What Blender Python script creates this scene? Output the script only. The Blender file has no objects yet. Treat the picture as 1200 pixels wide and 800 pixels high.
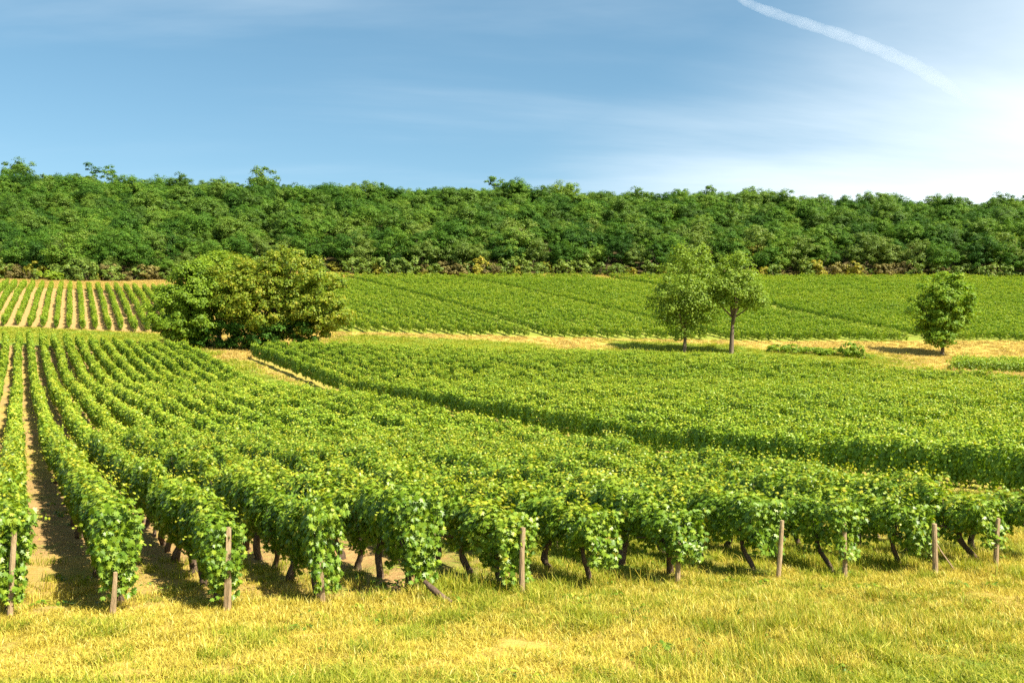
import bpy, math, random
import numpy as np
from mathutils import Vector

S = bpy.context.scene
COL = S.collection
R = math.radians

# ------------------------------------------------------------------ camera
CAM_Z = 2.85
cam = bpy.data.cameras.new('camera')
cam.sensor_width = 36.0
cam.lens = 35.0
cam.clip_start = 0.1
cam.clip_end = 60000.0
cam_ob = bpy.data.objects.new('camera', cam)
COL.objects.link(cam_ob)
cam_ob.location = (0, 0, CAM_Z)
cam_ob.rotation_euler = (R(90 + 1.96), 0, 0)
S.camera = cam_ob

# ------------------------------------------------------------------ sky and sun
SUN_EL = R(52.0)
SUN_DIR = Vector((0.82, -0.57, 0)).normalized()          # to the right, a little behind the camera
SUN_AZ = math.atan2(SUN_DIR.x, SUN_DIR.y)
W = bpy.data.worlds.new('World')
S.world = W
W.use_nodes = True
wn = W.node_tree.nodes
wl = W.node_tree.links
wn.clear()
w_out = wn.new('ShaderNodeOutputWorld')
w_bg = wn.new('ShaderNodeBackground')
w_bg.inputs['Strength'].default_value = 0.059
w_sky = wn.new('ShaderNodeTexSky')
w_sky.sky_type = 'NISHITA'
w_sky.sun_disc = False
w_sky.sun_elevation = SUN_EL
w_sky.sun_rotation = SUN_AZ
w_sky.altitude = 200
w_sky.air_density = 1.0
w_sky.dust_density = 1.3
w_sky.ozone_density = 1.6
wl.new(w_bg.outputs[0], w_out.inputs[0])


def wmath(op, a, b=None, clamp=False):
    n = wn.new('ShaderNodeMath')
    n.operation = op
    n.use_clamp = clamp
    for i, v in enumerate((a, b)):
        if v is None:
            continue
        if isinstance(v, (int, float)):
            n.inputs[i].default_value = v
        else:
            wl.new(v, n.inputs[i])
    return n.outputs[0]


w_tc = wn.new('ShaderNodeTexCoord')
w_sep = wn.new('ShaderNodeSeparateXYZ')
wl.new(w_tc.outputs['Generated'], w_sep.inputs[0])
dz = wmath('ADD', w_sep.outputs['Z'], 0.12)
w_cmb = wn.new('ShaderNodeCombineXYZ')
wl.new(wmath('DIVIDE', w_sep.outputs['X'], dz), w_cmb.inputs[0])
wl.new(wmath('DIVIDE', w_sep.outputs['Y'], dz), w_cmb.inputs[1])
w_map = wn.new('ShaderNodeMapping')
w_map.inputs['Rotation'].default_value = (0, 0, R(28))
w_map.inputs['Scale'].default_value = (0.30, 0.85, 1)
wl.new(w_cmb.outputs[0], w_map.inputs[0])
w_n1 = wn.new('ShaderNodeTexNoise')
w_n1.inputs['Scale'].default_value = 0.9
w_n1.inputs['Detail'].default_value = 7
w_n1.inputs['Roughness'].default_value = 0.55
w_n1.inputs['Distortion'].default_value = 0.6
wl.new(w_map.outputs[0], w_n1.inputs['Vector'])
# a veil of cirrus that thickens low in the north-east (to the right of the hill)
veil = wmath('ADD', wmath('MULTIPLY', w_sep.outputs['X'], 0.95), wmath('MULTIPLY', w_sep.outputs['Z'], -1.7))
veil = wmath('ADD', veil, 0.35)
veil = wmath('ADD', veil, wmath('MULTIPLY', wmath('SUBTRACT', w_n1.outputs['Fac'], 0.5), 0.85))
w_mr = wn.new('ShaderNodeMapRange')
w_mr.interpolation_type = 'SMOOTHSTEP'
w_mr.inputs['From Min'].default_value = -0.12
w_mr.inputs['From Max'].default_value = 0.52
w_mr.inputs['To Min'].default_value = 0.0
w_mr.inputs['To Max'].default_value = 0.92
wl.new(veil, w_mr.inputs['Value'])
# thin streaks elsewhere
w_mr2 = wn.new('ShaderNodeMapRange')
w_mr2.interpolation_type = 'SMOOTHSTEP'
w_mr2.inputs['From Min'].default_value = 0.40
w_mr2.inputs['From Max'].default_value = 0.78
w_mr2.inputs['To Max'].default_value = 0.48
wl.new(w_n1.outputs['Fac'], w_mr2.inputs['Value'])
cl = wmath('MAXIMUM', w_mr.outputs[0], w_mr2.outputs[0])
w_mix = wn.new('ShaderNodeMix')
w_mix.data_type = 'RGBA'
wl.new(cl, w_mix.inputs['Factor'])
w_hsv = wn.new('ShaderNodeHueSaturation')
w_hsv.inputs['Hue'].default_value = 0.479
w_hsv.inputs['Saturation'].default_value = 1.12
w_hsv.inputs['Value'].default_value = 1.0
wl.new(w_sky.outputs[0], w_hsv.inputs['Color'])
wl.new(w_hsv.outputs[0], w_mix.inputs['A'])
w_mix.inputs['B'].default_value = (6.8, 7.5, 7.9, 1)
wl.new(w_mix.outputs['Result'], w_bg.inputs['Color'])

sun = bpy.data.lights.new('sun', 'SUN')
sun.energy = 5.0
sun.angle = R(0.55)
sun.color = (1.0, 0.92, 0.76)
sun_ob = bpy.data.objects.new('sun', sun)
COL.objects.link(sun_ob)
to_sun = Vector((SUN_DIR.x * math.cos(SUN_EL), SUN_DIR.y * math.cos(SUN_EL), math.sin(SUN_EL)))
sun_ob.rotation_euler = to_sun.to_track_quat('Z', 'Y').to_euler()
sun_ob.location = to_sun * 300

S.view_settings.view_transform = 'Standard'
S.view_settings.look = 'None'
S.view_settings.exposure = 1.52
S.view_settings.gamma = 1.0
S.cycles.max_bounces = 6
S.cycles.diffuse_bounces = 3
S.cycles.transmission_bounces = 4
S.cycles.volume_bounces = 3
S.cycles.use_denoising = False

# ------------------------------------------------------------------ helpers
rng = np.random.default_rng(7)


def smooth(e0, e1, x):
    t = np.clip((np.asarray(x, float) - e0) / (e1 - e0), 0, 1)
    return t * t * (3 - 2 * t)


def mesh_tris(name, v, f, mats, tint=None, mat_idx=None, smooth_shade=False, quads=False):
    """A mesh from vertex and face arrays; tint is one number per face."""
    m = bpy.data.meshes.new(name)
    v = np.ascontiguousarray(v, dtype=np.float32)
    f = np.ascontiguousarray(f, dtype=np.int32)
    k = f.shape[1]
    m.vertices.add(len(v))
    m.vertices.foreach_set('co', v.ravel())
    m.loops.add(f.size)
    m.loops.foreach_set('vertex_index', f.ravel())
    m.polygons.add(len(f))
    m.polygons.foreach_set('loop_start', np.arange(0, f.size, k, dtype=np.int32))
    m.polygons.foreach_set('loop_total', np.full(len(f), k, dtype=np.int32))
    if mat_idx is not None:
        m.polygons.foreach_set('material_index', np.ascontiguousarray(mat_idx, dtype=np.int32))
    m.polygons.foreach_set('use_smooth', np.full(len(f), smooth_shade, dtype=bool))
    m.update(calc_edges=True)
    for mm in (mats if isinstance(mats, (list, tuple)) else [mats]):
        m.materials.append(mm)
    if tint is not None:
        a = m.attributes.new('tint', 'FLOAT', 'FACE')
        a.data.foreach_set('value', np.ascontiguousarray(tint, dtype=np.float32))
    return m


def link(name, data, parent=None):
    o = bpy.data.objects.new(name, data)
    COL.objects.link(o)
    if parent is not None:
        o.parent = parent
    return o


def tag(o, label=None, cat=None, group=None, kind=None):
    if label:
        o['label'] = label
    if cat:
        o['category'] = cat
    if group:
        o['group'] = group
    if kind:
        o['kind'] = kind
    return o


def thing(name, loc, rz, label, cat, group=None, scale=1.0):
    o = link(name, None)
    o.empty_display_size = 0.2
    o.location = loc
    o.rotation_euler = (0, 0, rz)
    o.scale = (scale,) * 3 if isinstance(scale, (int, float)) else scale
    return tag(o, label, cat, group)


def unit(a):
    return a / np.maximum(np.linalg.norm(a, axis=-1, keepdims=True), 1e-9)


# leaf templates: flat outline in x (across) / y (base to tip), z = fold
def fan(points, fold):
    v = [(0, 0.42, 0.0)] + [(x, y, -fold * abs(x)) for x, y in points]
    n = len(points)
    f = [(0, 1 + i, 1 + (i + 1) % n) for i in range(n)]
    return np.array(v, float), np.array(f, int)


VINE_LEAF = fan([(0.0, 0.08), (0.30, -0.10), (0.36, 0.18), (0.70, 0.26), (0.34, 0.48), (0.60, 0.82),
                 (0.20, 0.72), (0.0, 1.16), (-0.20, 0.74), (-0.62, 0.80), (-0.33, 0.48), (-0.68, 0.30), (-0.34, 0.17),
                 (-0.28, -0.05)], 0.28)
VINE_LEAF_MID = fan([(0.0, 0.02), (0.52, 0.10), (0.56, 0.62), (0.0, 1.06), (-0.56, 0.60), (-0.52, 0.12)], 0.30)
LEAF_FOUR = (np.array([(0, 0, 0), (0.5, 0.45, -0.10), (0, 1.0, 0.0), (-0.5, 0.5, -0.10)], float), np.array([(0, 1, 2), (0, 2, 3)], int))
BLADE_LEAF = (np.array([(0, 0, 0), (0.30, 0.42, -0.08), (0, 1.0, -0.14), (-0.30, 0.45, -0.08)], float), np.array([(0, 1, 2), (0, 2, 3)], int))


def leaf_cloud(pos, nrm, tip, size, tint, tpl):
    """Leaves at pos, facing nrm, hanging towards tip: arrays of vertices, triangles and tint per triangle."""
    tv, tf = tpl
    nrm = unit(nrm)
    t = tip - nrm * np.sum(tip * nrm, axis=1, keepdims=True)
    bad = np.linalg.norm(t, axis=1) < 1e-3
    t[bad] = np.cross(nrm[bad], [1.0, 0.2, 0.1])
    t = unit(t)
    b = np.cross(t, nrm)
    n = len(pos)
    s = size[:, None, None]
    v = pos[:, None, :] + s * (tv[None, :, 0:1] * b[:, None, :] + (tv[None, :, 1:2] - 0.4) * t[:, None, :] + tv[None, :, 2:3] * nrm[:, None, :])
    f = tf[None] + (np.arange(n) * len(tv))[:, None, None]
    return v.reshape(-1, 3), f.reshape(-1, 3), np.repeat(tint, len(tf))


class Geo:
    def __init__(self):
        self.v, self.f, self.t, self.m, self.n = [], [], [], [], 0

    def add(self, v, f, tint=None, mat=0):
        self.v.append(v)
        self.f.append(np.asarray(f) + self.n)
        self.n += len(v)
        self.t.append(np.full(len(f), 0.5) if tint is None else tint)
        self.m.append(np.full(len(f), mat))

    def mesh(self, name, mats, smooth_shade=False):
        return mesh_tris(name, np.concatenate(self.v), np.concatenate(self.f), mats, np.concatenate(self.t), np.concatenate(self.m), smooth_shade)


def tube(path, radii, sides=8, rough=0.0, rg=None, cap=True):
    """A tapering tube along a path, with an uneven skin."""
    path = np.asarray(path, float)
    radii = np.asarray(radii, float)
    n = len(path)
    tang = np.gradient(path, axis=0)
    tang = unit(tang)
    ref = np.array([0.0, 1.0, 0.0]) if abs(tang[0][1]) < 0.8 else np.array([1.0, 0, 0])
    v = []
    for i in range(n):
        a = unit(np.cross(tang[i], ref)[None])[0]
        c = np.cross(tang[i], a)
        ang = np.arange(sides) * 2 * math.pi / sides + i * 0.15
        rr = radii[i] * (1 + (rg.normal(0, rough, sides) if rough else 0))
        v.append(path[i] + (np.cos(ang) * rr)[:, None] * a + (np.sin(ang) * rr)[:, None] * c)
    v = np.concatenate(v)
    f = []
    for i in range(n - 1):
        for j in range(sides):
            p, q = i * sides + j, i * sides + (j + 1) % sides
            f += [(p, q, q + sides), (p, q + sides, p + sides)]
    if cap:
        v = np.concatenate([v, path[-1:] + tang[-1:] * radii[-1] * 0.3, path[:1]])
        e = len(v)
        for j in range(sides):
            f.append(((n - 1) * sides + j, (n - 1) * sides + (j + 1) % sides, e - 2))
            f.append((j, e - 1, (j + 1) % sides))
    return v, np.array(f, int)


def inside(poly, x, y):
    x = np.asarray(x, float)
    y = np.asarray(y, float)
    r = np.zeros(x.shape, bool)
    n = len(poly)
    for i in range(n):
        x0, y0 = poly[i]
        x1, y1 = poly[(i + 1) % n]
        c = ((y0 > y) != (y1 > y))
        with np.errstate(divide='ignore', invalid='ignore'):
            xi = (x1 - x0) * (y - y0) / (y1 - y0 if y1 != y0 else 1e-9) + x0
        r ^= c & (x < xi)
    return r


def poly_dist(poly, x, y):
    """Signed distance to a polygon, positive inside."""
    d = np.full(np.shape(x), 1e9)
    n = len(poly)
    for i in range(n):
        a = np.array(poly[i], float)
        b = np.array(poly[(i + 1) % n], float)
        ab = b - a
        t = np.clip(((x - a[0]) * ab[0] + (y - a[1]) * ab[1]) / (ab @ ab), 0, 1)
        d = np.minimum(d, np.hypot(x - a[0] - t * ab[0], y - a[1] - t * ab[1]))
    return np.where(inside(poly, x, y), d, -d)


# ------------------------------------------------------------------ lie of the land (metres; y runs away from the camera)
KY = np.array([-400, -60, 0, 5, 8, 11, 15, 22, 33, 40, 46, 52, 59, 65, 70, 75, 80, 86, 92, 100, 108, 115, 125, 150, 175, 190, 205, 230, 260, 290, 315, 345, 400, 600, 1500], float)
KZ = np.array([-8, 0.6, 0.75, 0.5, 0.25, 0.05, 0.0, -0.1, -0.15, 0.15, 0.6, 0.95, 1.3, 1.95, 2.65, 3.2, 3.65, 4.0, 4.3, 5.0, 6.1, 7.3, 9.2, 13.8, 18.4, 21.2, 25.0, 33.5, 43.5, 46.9, 50.2, 51.0, 49.0, 45, 30], float)


def pchip(xk, yk, x):
    h = np.diff(xk)
    d = np.diff(yk) / h
    m = np.zeros(len(xk))
    for i in range(1, len(xk) - 1):
        if d[i - 1] * d[i] > 0:
            w1, w2 = 2 * h[i] + h[i - 1], h[i] + 2 * h[i - 1]
            m[i] = (w1 + w2) / (w1 / d[i - 1] + w2 / d[i])
    m[0], m[-1] = d[0], d[-1]
    x = np.clip(x, xk[0], xk[-1])
    i = np.clip(np.searchsorted(xk, x) - 1, 0, len(h) - 1)
    t = (x - xk[i]) / h[i]
    return ((1 + 2 * t) * (1 - t) ** 2 * yk[i] + t * (1 - t) ** 2 * h[i] * m[i] + t * t * (3 - 2 * t) * yk[i + 1] + t * t * (t - 1) * h[i] * m[i + 1])


def height(x, y):
    x = np.asarray(x, float)
    y = np.asarray(y, float)
    z = pchip(KY, KZ, y)
    z = z - np.where(x > 0, 0.034, 0.045) * np.clip(x, -110, 110) * smooth(66, 94, y) * (1 - 0.8 * smooth(120, 190, y))
    z = z - 8.6 * smooth(-70, 190, x) * smooth(215, 310, y) + 2.2 * smooth(-60, -130, x) * smooth(215, 310, y)
    z = z + 0.9 * np.sin(x * 0.045 + 1.0) * np.sin(y * 0.03) * smooth(230, 300, y)
    # small unevenness
    z = z + 0.035 * np.sin(x * 1.3 + 0.7 * y) * np.sin(y * 1.1 - 0.4 * x) + 0.02 * np.sin(x * 3.1) * np.sin(y * 2.7 + x)
    return z


# ------------------------------------------------------------------ parcels (plan outlines)
ROW_N = 16
END0, ENDV = np.array([-5.9, 11.7]), np.array([1.18, 0.2925])


def row_line(k):
    s = END0 + ENDV * k
    d = np.array([-(0.495 + 0.0044 * k), 1.0])
    return s, d


def far_depth(k):
    return 86.5 - 0.25 * k


NEAR_POLY = [(-20, 8.0), (-5.9, 11.5), (8.8, 15.2), (10.2, 16.0), (6.5, 21), (5.6, 27), (0, 40), (-11, 57)] + [(-26.0, 82.5)] + [(-43.6, 87.5), (-60, 90), (-60, 8)]
MID_POLY = [(15.5, 14.5), (-21.8, 80.2), (-18.5, 84.5), (-8, 86), (4, 86.5), (10, 84), (20, 77), (24.6, 70), (33, 62), (38, 57), (60, 52), (60, 14)]
UP_POLY = [(-25, 112), (0, 115), (30, 118), (62, 125), (90, 130), (135, 190), (130, 196), (60, 193), (10, 192), (-42, 188), (-40, 150)]
LEFT_POLY = [(-75, 104), (-37.5, 105), (-36, 112), (-44, 150), (-95, 152), (-120, 130)]
RIGHT_POLY = [(43, 98), (55, 95), (72, 91), (76, 101), (58, 105), (47, 104)]
WALL_P, WALL_D = np.array([11.1, 22.0]), unit(np.array([[-0.569, 1.0]]))[0]


def noise2(x, y, s, seed=0):
    """Cheap smooth value noise in numpy, about 0..1."""
    x = np.asarray(x, float) / s
    y = np.asarray(y, float) / s
    xi, yi = np.floor(x).astype(int), np.floor(y).astype(int)
    fx, fy = x - xi, y - yi
    fx, fy = fx * fx * (3 - 2 * fx), fy * fy * (3 - 2 * fy)

    def h(a, b):
        n = (a * 374761393 + b * 668265263 + seed * 2147483647) & 0xffffffff
        n = ((n ^ (n >> 13)) * 1274126177) & 0xffffffff
        return ((n ^ (n >> 16)) & 0xffff) / 65535.0
    return (h(xi, yi) * (1 - fx) + h(xi + 1, yi) * fx) * (1 - fy) + (h(xi, yi + 1) * (1 - fx) + h(xi + 1, yi + 1) * fx) * fy


def forest_edge(x):
    return 197 + 5 * smooth(-60, -20, x) * 0 - 17 * smooth(-45, -75, x) + 2.5 * np.sin(np.asarray(x) * 0.11)


def cover(x, y):
    """Ground cover at a place: (bare soil, dry grass, green grass, forest floor) weights."""
    x = np.asarray(x, float)
    y = np.asarray(y, float)
    jit = (noise2(x, y, 1.7, 3) - 0.5) * 1.2
    n_big = noise2(x, y, 4.5, 5)
    n_sml = noise2(x, y, 0.8, 9)
    near = smooth(-0.35, 0.45, poly_dist(NEAR_POLY, x, y) + jit * 0.5)
    mid = smooth(-0.3, 0.5, poly_dist(MID_POLY, x, y) + jit * 0.4)
    up = smooth(-0.5, 1.0, poly_dist(UP_POLY, x, y) + jit)
    lef = smooth(-0.5, 1.0, poly_dist(LEFT_POLY, x, y) + jit)
    rig = smooth(-0.5, 1.0, poly_dist(RIGHT_POLY, x, y) + jit)
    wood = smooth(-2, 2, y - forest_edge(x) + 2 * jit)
    left_rows = smooth(3.0, -3.0, x + 0.48 * (y - 12))           # drier, barer lanes to the left
    soil = np.maximum.reduce([near * (0.35 + 0.55 * left_rows) * (0.55 + 0.75 * smooth(0.3, 0.75, n_big)), mid * 0.45, up * 0.35, lef * 1.0, rig * 0.5])
    verge = smooth(18, 15, y)
    green = np.zeros_like(x)
    green += verge * (1 - near) * (0.05 + 0.50 * smooth(0.55, 0.88, n_big) + 0.42 * smooth(9.6, 8.6, y) + 0.12 * smooth(0.5, 0.9, n_sml))
    green += near * (0.35 + 0.4 * n_sml) * (1 - 0.4 * left_rows)
    green += mid * 0.45 + up * 0.6 + lef * 0.30 + rig * 0.3
    strip_l = smooth(84, 88, y) * smooth(106, 103, y) * smooth(-30, -36, x)
    strip_c = smooth(94, 99, y) * smooth(114, 109, y) * smooth(-22, -16, x) * smooth(8, 0, x)
    green += strip_l * 0.85 + strip_c * 0.9 * smooth(97, 102, y + 3 * jit)
    track = smooth(3.2, 1.0, np.abs((x + 24.0) + 0.56 * (y - 80))) * smooth(50, 60, y) * smooth(96, 90, y)
    green += track * 0.75 * (n_big > 0.30)
    green += 0.8 * (1 - near) * (1 - mid) * smooth(17.5, 20, y) * smooth(56, 50, y)
    strip_r = smooth(28, 34, x) * smooth(60, 66, y) * smooth(128, 118, y)
    green += strip_r * 0.16 * n_big + smooth(98, 104, y) * smooth(114, 108, y) * smooth(20, 27, x) * smooth(46, 38, x) * 0.7
    green += 0.8 * smooth(7, 13, x) * smooth(30, 26, x) * smooth(96, 101, y) * smooth(118, 112, y) * (0.5 + n_big)
    green = np.clip(green, 0, 1)
    soil = np.clip(soil + track * 0.45 * smooth(0.45, 0.7, n_sml + 0.2), 0, 1)
    return soil, green, wood


# ------------------------------------------------------------------ materials
class NT:
    def __init__(self, name):
        self.mat = bpy.data.materials.new(name)
        self.mat.use_nodes = True
        self.n = self.mat.node_tree.nodes
        self.l = self.mat.node_tree.links
        self.n.clear()
        self.out = self.n.new('ShaderNodeOutputMaterial')

    def node(self, t, **kw):
        x = self.n.new(t)
        for k, v in kw.items():
            setattr(x, k, v)
        return x

    def put(self, sock, v):
        if isinstance(v, (int, float)):
            sock.default_value = v
        elif isinstance(v, (tuple, list)):
            sock.default_value = tuple(v) + ((1,) if len(v) == 3 and len(sock.default_value) == 4 else ())
        else:
            self.l.new(v, sock)

    def math(self, op, a, b=0.0, clamp=False):
        x = self.node('ShaderNodeMath', operation=op, use_clamp=clamp)
        self.put(x.inputs[0], a)
        self.put(x.inputs[1], b)
        return x.outputs[0]

    def noise(self, scale, detail=4, rough=0.55, vec=None, dist=0.0):
        x = self.node('ShaderNodeTexNoise')
        x.inputs['Scale'].default_value = scale
        x.inputs['Detail'].default_value = detail
        x.inputs['Roughness'].default_value = rough
        x.inputs['Distortion'].default_value = dist
        if vec is not None:
            self.l.new(vec, x.inputs['Vector'])
        return x.outputs['Fac']

    def pos(self):
        return self.node('ShaderNodeNewGeometry').outputs['Position']

    def ramp(self, fac, stops):
        x = self.node('ShaderNodeValToRGB')
        e = x.color_ramp.elements
        while len(e) < len(stops):
            e.new(0.5)
        for el, (p, c) in zip(e, stops):
            el.position = p
            el.color = tuple(c) + (1,)
        self.put(x.inputs[0], fac)
        return x.outputs[0]

    def rng(self, v, a, b, c=0.0, d=1.0):
        x = self.node('ShaderNodeMapRange', interpolation_type='SMOOTHSTEP')
        self.put(x.inputs['Value'], v)
        for k, q in zip(('From Min', 'From Max', 'To Min', 'To Max'), (a, b, c, d)):
            x.inputs[k].default_value = q
        return x.outputs[0]

    def mix(self, f, a, b):
        x = self.node('ShaderNodeMix', data_type='RGBA')
        self.put(x.inputs['Factor'], f)
        self.put(x.inputs['A'], a)
        self.put(x.inputs['B'], b)
        return x.outputs['Result']

    def attr(self, name):
        return self.node('ShaderNodeAttribute', attribute_name=name).outputs['Fac']

    def principled(self, color, rough=0.7, spec=0.3, normal=None):
        x = self.node('ShaderNodeBsdfPrincipled')
        self.put(x.inputs['Base Color'], color)
        self.put(x.inputs['Roughness'], rough)
        self.put(x.inputs['Specular IOR Level'], spec)
        if normal is not None:
            self.l.new(normal, x.inputs['Normal'])
        return x.outputs[0]

    def bump(self, h, strength=0.5, dist=0.05):
        x = self.node('ShaderNodeBump')
        x.inputs['Strength'].default_value = strength
        x.inputs['Distance'].default_value = dist
        self.l.new(h, x.inputs['Height'])
        return x.outputs[0]

    def done(self, shader):
        self.l.new(shader, self.out.inputs['Surface'])
        return self.mat


def leaf_material(name, stops, trans=0.35, rough=0.5, spec=0.2, spread=0.25, patch=0.0, patch_scale=0.05, tcol=(1.25, 1.25, 0.55)):
    """Leaf blades: colour from the tint of each leaf, a per-plant offset and broad patches; some light comes through."""
    t = NT(name)
    f = t.attr('tint')
    rnd = t.node('ShaderNodeObjectInfo').outputs['Random']
    f = t.math('ADD', f, t.math('MULTIPLY', t.math('SUBTRACT', rnd, 0.5), spread))
    if patch:
        f = t.math('ADD', f, t.math('MULTIPLY', t.math('SUBTRACT', t.noise(patch_scale, 3, 0.5, t.pos()), 0.5), patch))
    c = t.ramp(f, stops)
    p = t.principled(c, rough, spec)
    tr = t.node('ShaderNodeBsdfTranslucent')
    m = t.node('ShaderNodeMix', data_type='RGBA', blend_type='MULTIPLY')
    m.inputs['Factor'].default_value = 1
    t.l.new(c, m.inputs['A'])
    m.inputs['B'].default_value = tcol + (1,)
    t.l.new(m.outputs['Result'], tr.inputs['Color'])
    mx = t.node('ShaderNodeMixShader')
    mx.inputs[0].default_value = trans
    t.l.new(p, mx.inputs[1])
    t.l.new(tr.outputs[0], mx.inputs[2])
    return t.done(mx.outputs[0])


M = {}
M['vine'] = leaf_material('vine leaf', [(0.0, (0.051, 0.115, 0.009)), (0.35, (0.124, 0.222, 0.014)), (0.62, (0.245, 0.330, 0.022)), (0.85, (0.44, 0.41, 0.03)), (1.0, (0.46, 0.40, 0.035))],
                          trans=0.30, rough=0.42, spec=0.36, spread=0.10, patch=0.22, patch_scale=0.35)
M['vine_far'] = leaf_material('far vine leaf', [(0.0, (0.066, 0.138, 0.010)), (0.35, (0.162, 0.272, 0.017)), (0.62, (0.295, 0.390, 0.028)), (0.85, (0.45, 0.44, 0.04)), (1.0, (0.44, 0.40, 0.035))],
                              trans=0.28, rough=0.45, spec=0.32, spread=0.12, patch=0.45, patch_scale=0.06)
M['wood_leaf'] = leaf_material('oak leaf', [(0.0, (0.022, 0.066, 0.007)), (0.4, (0.056, 0.135, 0.011)), (0.75, (0.105, 0.200, 0.017)), (1.0, (0.18, 0.25, 0.03))],
                               trans=0.30, rough=0.6, spec=0.15, spread=0.7, patch=0.5, patch_scale=0.035)
M['ash_leaf'] = leaf_material('ash leaf', [(0.0, (0.036, 0.083, 0.009)), (0.5, (0.085, 0.165, 0.015)), (1.0, (0.17, 0.245, 0.03))], trans=0.32, rough=0.55, spread=0.5, patch=0.25, patch_scale=0.03)
M['pale_leaf'] = leaf_material('pale leaf', [(0.0, (0.06, 0.11, 0.018)), (0.5, (0.13, 0.20, 0.028)), (1.0, (0.23, 0.29, 0.05))], trans=0.32, rough=0.5, spread=0.3)
M['olive_leaf'] = leaf_material('bronze leaf', [(0.0, (0.065, 0.125, 0.011)), (0.4, (0.150, 0.225, 0.016)), (0.75, (0.265, 0.285, 0.022)), (1.0, (0.40, 0.33, 0.033))], trans=0.38, rough=0.5, spread=0.1, patch=0.5, patch_scale=0.25)
M['bright_leaf'] = leaf_material('bright leaf', [(0.0, (0.085, 0.16, 0.011)), (0.5, (0.205, 0.31, 0.020)), (1.0, (0.36, 0.41, 0.034))], trans=0.40, rough=0.5, spread=0.1, patch=0.3, patch_scale=0.3)
M['loose_leaf'] = leaf_material('greyish loose leaf', [(0.0, (0.075, 0.14, 0.014)), (0.5, (0.185, 0.28, 0.030)), (1.0, (0.33, 0.40, 0.060))], trans=0.42, rough=0.5, spread=0.1, patch=0.3, patch_scale=0.3)
M['walnut_leaf'] = leaf_material('walnut leaf', [(0.0, (0.05, 0.12, 0.009)), (0.5, (0.135, 0.245, 0.016)), (1.0, (0.27, 0.35, 0.026))], trans=0.42, rough=0.5, spread=0.1, patch=0.3, patch_scale=0.3)
M['yellow_leaf'] = leaf_material('yellowing leaf', [(0.0, (0.12, 0.15, 0.015)), (0.5, (0.26, 0.25, 0.025)), (1.0, (0.45, 0.33, 0.04))], trans=0.35, rough=0.5, spread=0.2)
M['brown_leaf'] = leaf_material('brown scrub leaf', [(0.0, (0.07, 0.065, 0.02)), (0.5, (0.15, 0.125, 0.035)), (1.0, (0.22, 0.21, 0.05))], trans=0.25, rough=0.7, spread=0.4)
M['grass_dry'] = leaf_material('dry grass', [(0.0, (0.20, 0.17, 0.03)), (0.4, (0.44, 0.36, 0.045)), (0.75, (0.62, 0.52, 0.085)), (1.0, (0.78, 0.70, 0.24))], trans=0.35, rough=0.6, spread=0.35, patch=0.2, patch_scale=0.7, tcol=(1.1, 1.05, 0.7))
M['grass_far'] = leaf_material('far dry grass', [(0.0, (0.24, 0.18, 0.05)), (0.5, (0.40, 0.30, 0.09)), (1.0, (0.54, 0.42, 0.15))], trans=0.3, rough=0.7, spread=0.35, patch=0.5, patch_scale=0.15)
M['grass_green'] = leaf_material('green grass', [(0.0, (0.09, 0.14, 0.010)), (0.45, (0.24, 0.285, 0.022)), (0.75, (0.42, 0.40, 0.045)), (1.0, (0.60, 0.52, 0.12))], trans=0.38, rough=0.55, spread=0.35, patch=0.3, patch_scale=0.7)


def bark_material(name, c0, c1, c2, scale=9.0):
    t = NT(name)
    tc = t.node('ShaderNodeTexCoord').outputs['Object']
    mp = t.node('ShaderNodeMapping')
    mp.inputs['Scale'].default_value = (1, 1, 0.22)
    t.l.new(tc, mp.inputs[0])
    n = t.noise(scale, 6, 0.65, mp.outputs[0], 0.4)
    n2 = t.noise(scale * 4, 4, 0.6, mp.outputs[0])
    f = t.math('ADD', t.math('MULTIPLY', n, 0.7), t.math('MULTIPLY', n2, 0.3))
    c = t.ramp(f, [(0.28, c0), (0.5, c1), (0.72, c2)])
    return t.done(t.principled(c, 0.9, 0.15, t.bump(f, 0.9, 0.03)))


M['vine_bark'] = bark_material('vine bark', (0.035, 0.022, 0.014), (0.10, 0.068, 0.045), (0.21, 0.155, 0.105), 16)
M['bark'] = bark_material('tree bark', (0.05, 0.038, 0.025), (0.13, 0.10, 0.07), (0.24, 0.195, 0.14), 3)
M['dark_bark'] = bark_material('oak bark', (0.025, 0.02, 0.014), (0.06, 0.05, 0.035), (0.12, 0.10, 0.075), 3)
M['post'] = bark_material('weathered post wood', (0.16, 0.105, 0.055), (0.30, 0.215, 0.12), (0.44, 0.34, 0.21), 14)

# ground
t = NT('ground')
soil_a, green_a, wood_a = t.attr('soil'), t.attr('green'), t.attr('wood')
P = t.pos()
n1 = t.noise(0.9, 6, 0.6, P)
n2 = t.noise(7.0, 6, 0.65, P)
n3 = t.noise(38.0, 4, 0.7, P)
mp = t.node('ShaderNodeMapping')
mp.inputs['Rotation'].default_value = (0, 0, R(20))
mp.inputs['Scale'].default_value = (1.0, 4.0, 1.0)
t.l.new(P, mp.inputs[0])
straw = t.noise(14.0, 5, 0.7, mp.outputs[0], 0.8)
soil_c = t.ramp(t.math('ADD', t.math('MULTIPLY', n2, 0.5), t.math('MULTIPLY', n3, 0.5)), [(0.30, (0.17, 0.095, 0.035)), (0.5, (0.33, 0.205, 0.080)), (0.70, (0.48, 0.34, 0.15))])
soil_c = t.mix(t.rng(straw, 0.52, 0.68, 0, 0.75), soil_c, (0.52, 0.40, 0.17))
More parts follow.
